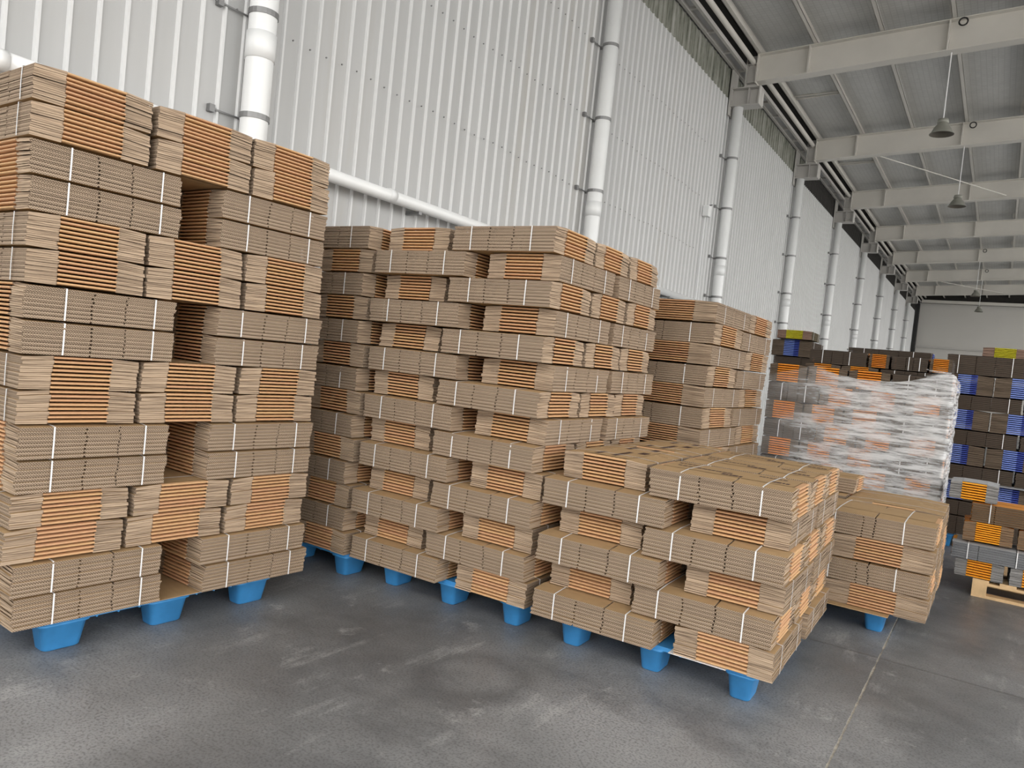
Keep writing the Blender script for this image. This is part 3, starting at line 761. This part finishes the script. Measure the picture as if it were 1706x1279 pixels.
# stack M behind the wrapped load: dark bundles with orange ends peeking over
KM = Kind('mid_dark', .56, .35, .17, .1465, ORANGE, 8, (-.1, .1), (-.28, .22))
KN = Kind('narrow_dark', .5, .19, .13, .14, ORANGE, 8, (-.1, .1), (-.28, .22))
KS = Kind('short_dark', .33, .5, .2, .14, ORANGE, 8, (-.1, .1), (-.05, .3))
def simple_base(x0, x1, y0, kd, nl, label, group, base=Z0):
    for i in range(nl):
        x = x0; q = 0
        while x + kd.a <= x1 + .02:
            bundle(kd, x + kd.a / 2, y0 + kd.b / 2, base + i * kd.t, 0, label, group, detail=False, straps=False, jit=.2)
            bundle(kd, x + kd.a / 2, y0 + kd.b * 1.5 + .01, base + i * kd.t, 0, label, group, detail=False, straps=False, jit=.2)
            x += kd.a + .01
simple_base(2.86, 4.2, 8.36, KM, 10, 'inner dark carton bundles in the hidden lower part behind the wrapped load', 'hidden bundles behind the wrapped load')
pallet(3.45, 8.90, math.pi / 2, 'blue plastic pallet hidden behind the film wrapped load')
zt = Z0 + 10 * .1465
for kd, x0, ori, dz, lab in ((KM, 2.87, 'B', 0, 'with orange end, lower left behind the film wrapped load'), (KM, 3.225, 'B', 0, 'with orange end, lower middle behind the film wrapped load'),
                         (KM, 3.59, 'A', 0, 'with plain dark side, lower right behind the film wrapped load'),
                         (KM, 2.90, 'A', .148, 'with plain dark side, upper left behind the film wrapped load'), (KN, 3.475, 'B', .148, 'narrow with orange end, upper middle behind the film wrapped load'),
                         (KS, 3.68, 'A', .148, 'short with plain dark side, upper right behind the film wrapped load'), (KN, 4.02, 'B', .148, 'narrow with orange end, far upper right behind the film wrapped load')):
    wx = kd.a if ori == 'A' else kd.b; wy = kd.b if ori == 'A' else kd.a
    bundle(kd, x0 + wx / 2, 8.34 + wy / 2, zt + dz, 0 if ori == 'A' else math.pi / 2, 'dark brown carton bundle ' + lab, 'bundles behind the wrapped load', detail=False, jit=.5)
# blue-printed dark stacks
KB = Kind('dark_blue', .70, .462, .175, .203, BLUE, 10, (-.12, .12), (-.33, .33))
KBT = Kind('dark_thin', .70, .462, .175, .153, BLUE, 8, (-.12, .12), (-.33, .33))
pallet(4.75, 9.65, 0, 'blue plastic pallet hidden under the dark stack with blue prints')
z = Z0; rows = [('A', KB), ('A', KBT), ('B', KB), ('A', KBT), ('B', KB), ('A', KBT), ('B', KB), ('A', KBT), ('B', KB), ('A', KB)]
for i, (ty, kd) in enumerate(rows):
    if i == 3:
        mb = MB(); mb.box(4.06, 5.75, 8.86, 9.68, z, z + .004)
        tag(add('layer_sheet', mb.mesh('layer_sheet', [GREY[0]])), 'pale grey cardboard sheet sticking out between layers of the far right dark stack', 'sheet')
        z += .006
    pat = [4.12, 4.835] if ty == 'A' else [4.095, 4.568, 5.041]
    nm = ['left', 'right'] if ty == 'A' else ['left', 'middle', 'right']
    for q, x0 in enumerate(pat):
        wx = kd.a if ty == 'A' else kd.b; wy = kd.b if ty == 'A' else kd.a
        seen = i >= 2
        lab = f'dark carton bundle {"with blue end" if ty == "B" else "with plain dark side"}, {ORD[10 - i]} layer from top, {nm[q]}, far right dark stack' if seen else 'inner dark carton bundles in the hidden bottom of the far right dark stack'
        bundle(kd, x0 + wx / 2 + random.uniform(-.003, .003), 9.0 + wy / 2, z, 0 if ty == 'A' else math.pi / 2, lab, 'carton bundles of the far right dark stack', detail=False, straps=seen, jit=.4)
    z += kd.t + .002
ZD7 = z
KY = Kind('yellow', .45, .40, .19, .105, YELLOW, 7, (-.1, .1), (-.3, .3))
bundle(KY, 4.62, 9.5, ZD7, math.pi / 2, 'olive carton bundle with yellow end on top of the far right dark stack', 'yellow printed bundles', detail=False)
# rear dark stack with straps seen above the film
KR = Kind('rear_dark', .86, .56, .26, .17, BLUE, 9, (-.12, .12), (-.3, .3))
simple_base(2.26, 4.0, 9.45, KR, 10, 'inner dark carton bundles in the hidden lower part of the rear dark stack', 'hidden bundles of the rear dark stack')
pallet(3.2, 10.0, math.pi / 2, 'blue plastic pallet hidden under the rear dark stack')
zt = Z0 + 10 * .17
bundle(KR, 3.52, 9.45 + .28, zt, 0, 'long dark carton bundle with two white straps, right top of the rear dark stack', 'top bundles of the rear dark stack', detail=False)
bundle(KB, 2.46, 9.42 + .35, zt, math.pi / 2, 'dark carton bundle with blue end, left top of the rear dark stack', 'top bundles of the rear dark stack', detail=False)
bundle(KY, 2.50, 9.55, zt + KB.t + .001, math.pi / 2, 'olive carton bundle with yellow end on top of the rear dark stack', 'yellow printed bundles', detail=False)
# wooden pallet with grey, brown and orange bundles
e = tag(add('wooden_pallet', None, None, (4.6, 6.97, 0)), 'pale wooden pallet under the orange and grey bundles', 'pallet')
for j in range(3):
    mb = MB(); y = j * .46; mb.box(0, 1.2, y, y + .1, 0, .022); add('bottom_board', mb.mesh('bottom_board', [M_wood]), e)
    for i in range(3):
        mb = MB(); x = i * .55; mb.box(x, x + .1, y, y + .1, .022, .10); add('block', mb.mesh('block', [M_wood]), e)
    mb = MB(); mb.box(0, 1.2, y, y + .1, .10, .12); add('stringer_board', mb.mesh('stringer_board', [M_wood]), e)
for i in range(7):
    mb = MB(); x = i * .18; mb.box(x, x + .11, 0, 1.02, .12, .14); add('top_board', mb.mesh('top_board', [M_wood]), e)
KG = Kind('grey_orange', .40, .33, .165, .14, GREY, 7, (-.12, .12), (-.2, .24))
KGA = Kind('grey_flat', .62, .40, .2, .13, GREY, 9, (-.2, .2), (-.3, .2))
KO = Kind('brown_orange', .40, .335, .165, .155, RUST, 9, (-.1, .1), (-.2, .24))
KOA = Kind('brown_long', .64, .40, .2, .155, RUST, 9, (-.25, .2), (-.3, .18))
yy = 6.965
def wl(kd, x0, ori, z, lab, dy=0):
    wx = kd.a if ori == 'A' else kd.b; wy = kd.b if ori == 'A' else kd.a
    bundle(kd, x0 + wx / 2, yy + wy / 2 + dy, z, 0 if ori == 'A' else math.pi / 2, lab, 'bundles on the wooden pallet', detail=False, jit=7)
z = .142
wl(KG, 4.47, 'B', z, 'grey carton bundle with orange middle, bottom left on the wooden pallet'); wl(KG, 4.83, 'B', z, 'grey carton bundle with orange middle, bottom right on the wooden pallet')
z += .141
wl(KGA, 4.43, 'A', z, 'bundle of silvery grey flat cartons, second layer on the wooden pallet', -.02); wl(KO, 5.07, 'B', z, 'brown carton bundle beside the silvery grey one on the wooden pallet')
z += .145
wl(KO, 4.49, 'B', z, 'brown carton bundle with orange middle, third layer left, wooden pallet'); wl(KO, 4.86, 'B', z, 'brown carton bundle with orange middle, third layer right, wooden pallet')
z += .157
wl(KOA, 4.53, 'A', z, 'long brown carton bundle with orange top sheet, fourth layer on the wooden pallet')
z += .157
wl(KG, 4.37, 'B', z, 'grey and orange carton bundle topping the load on the wooden pallet')
flush_hidden()
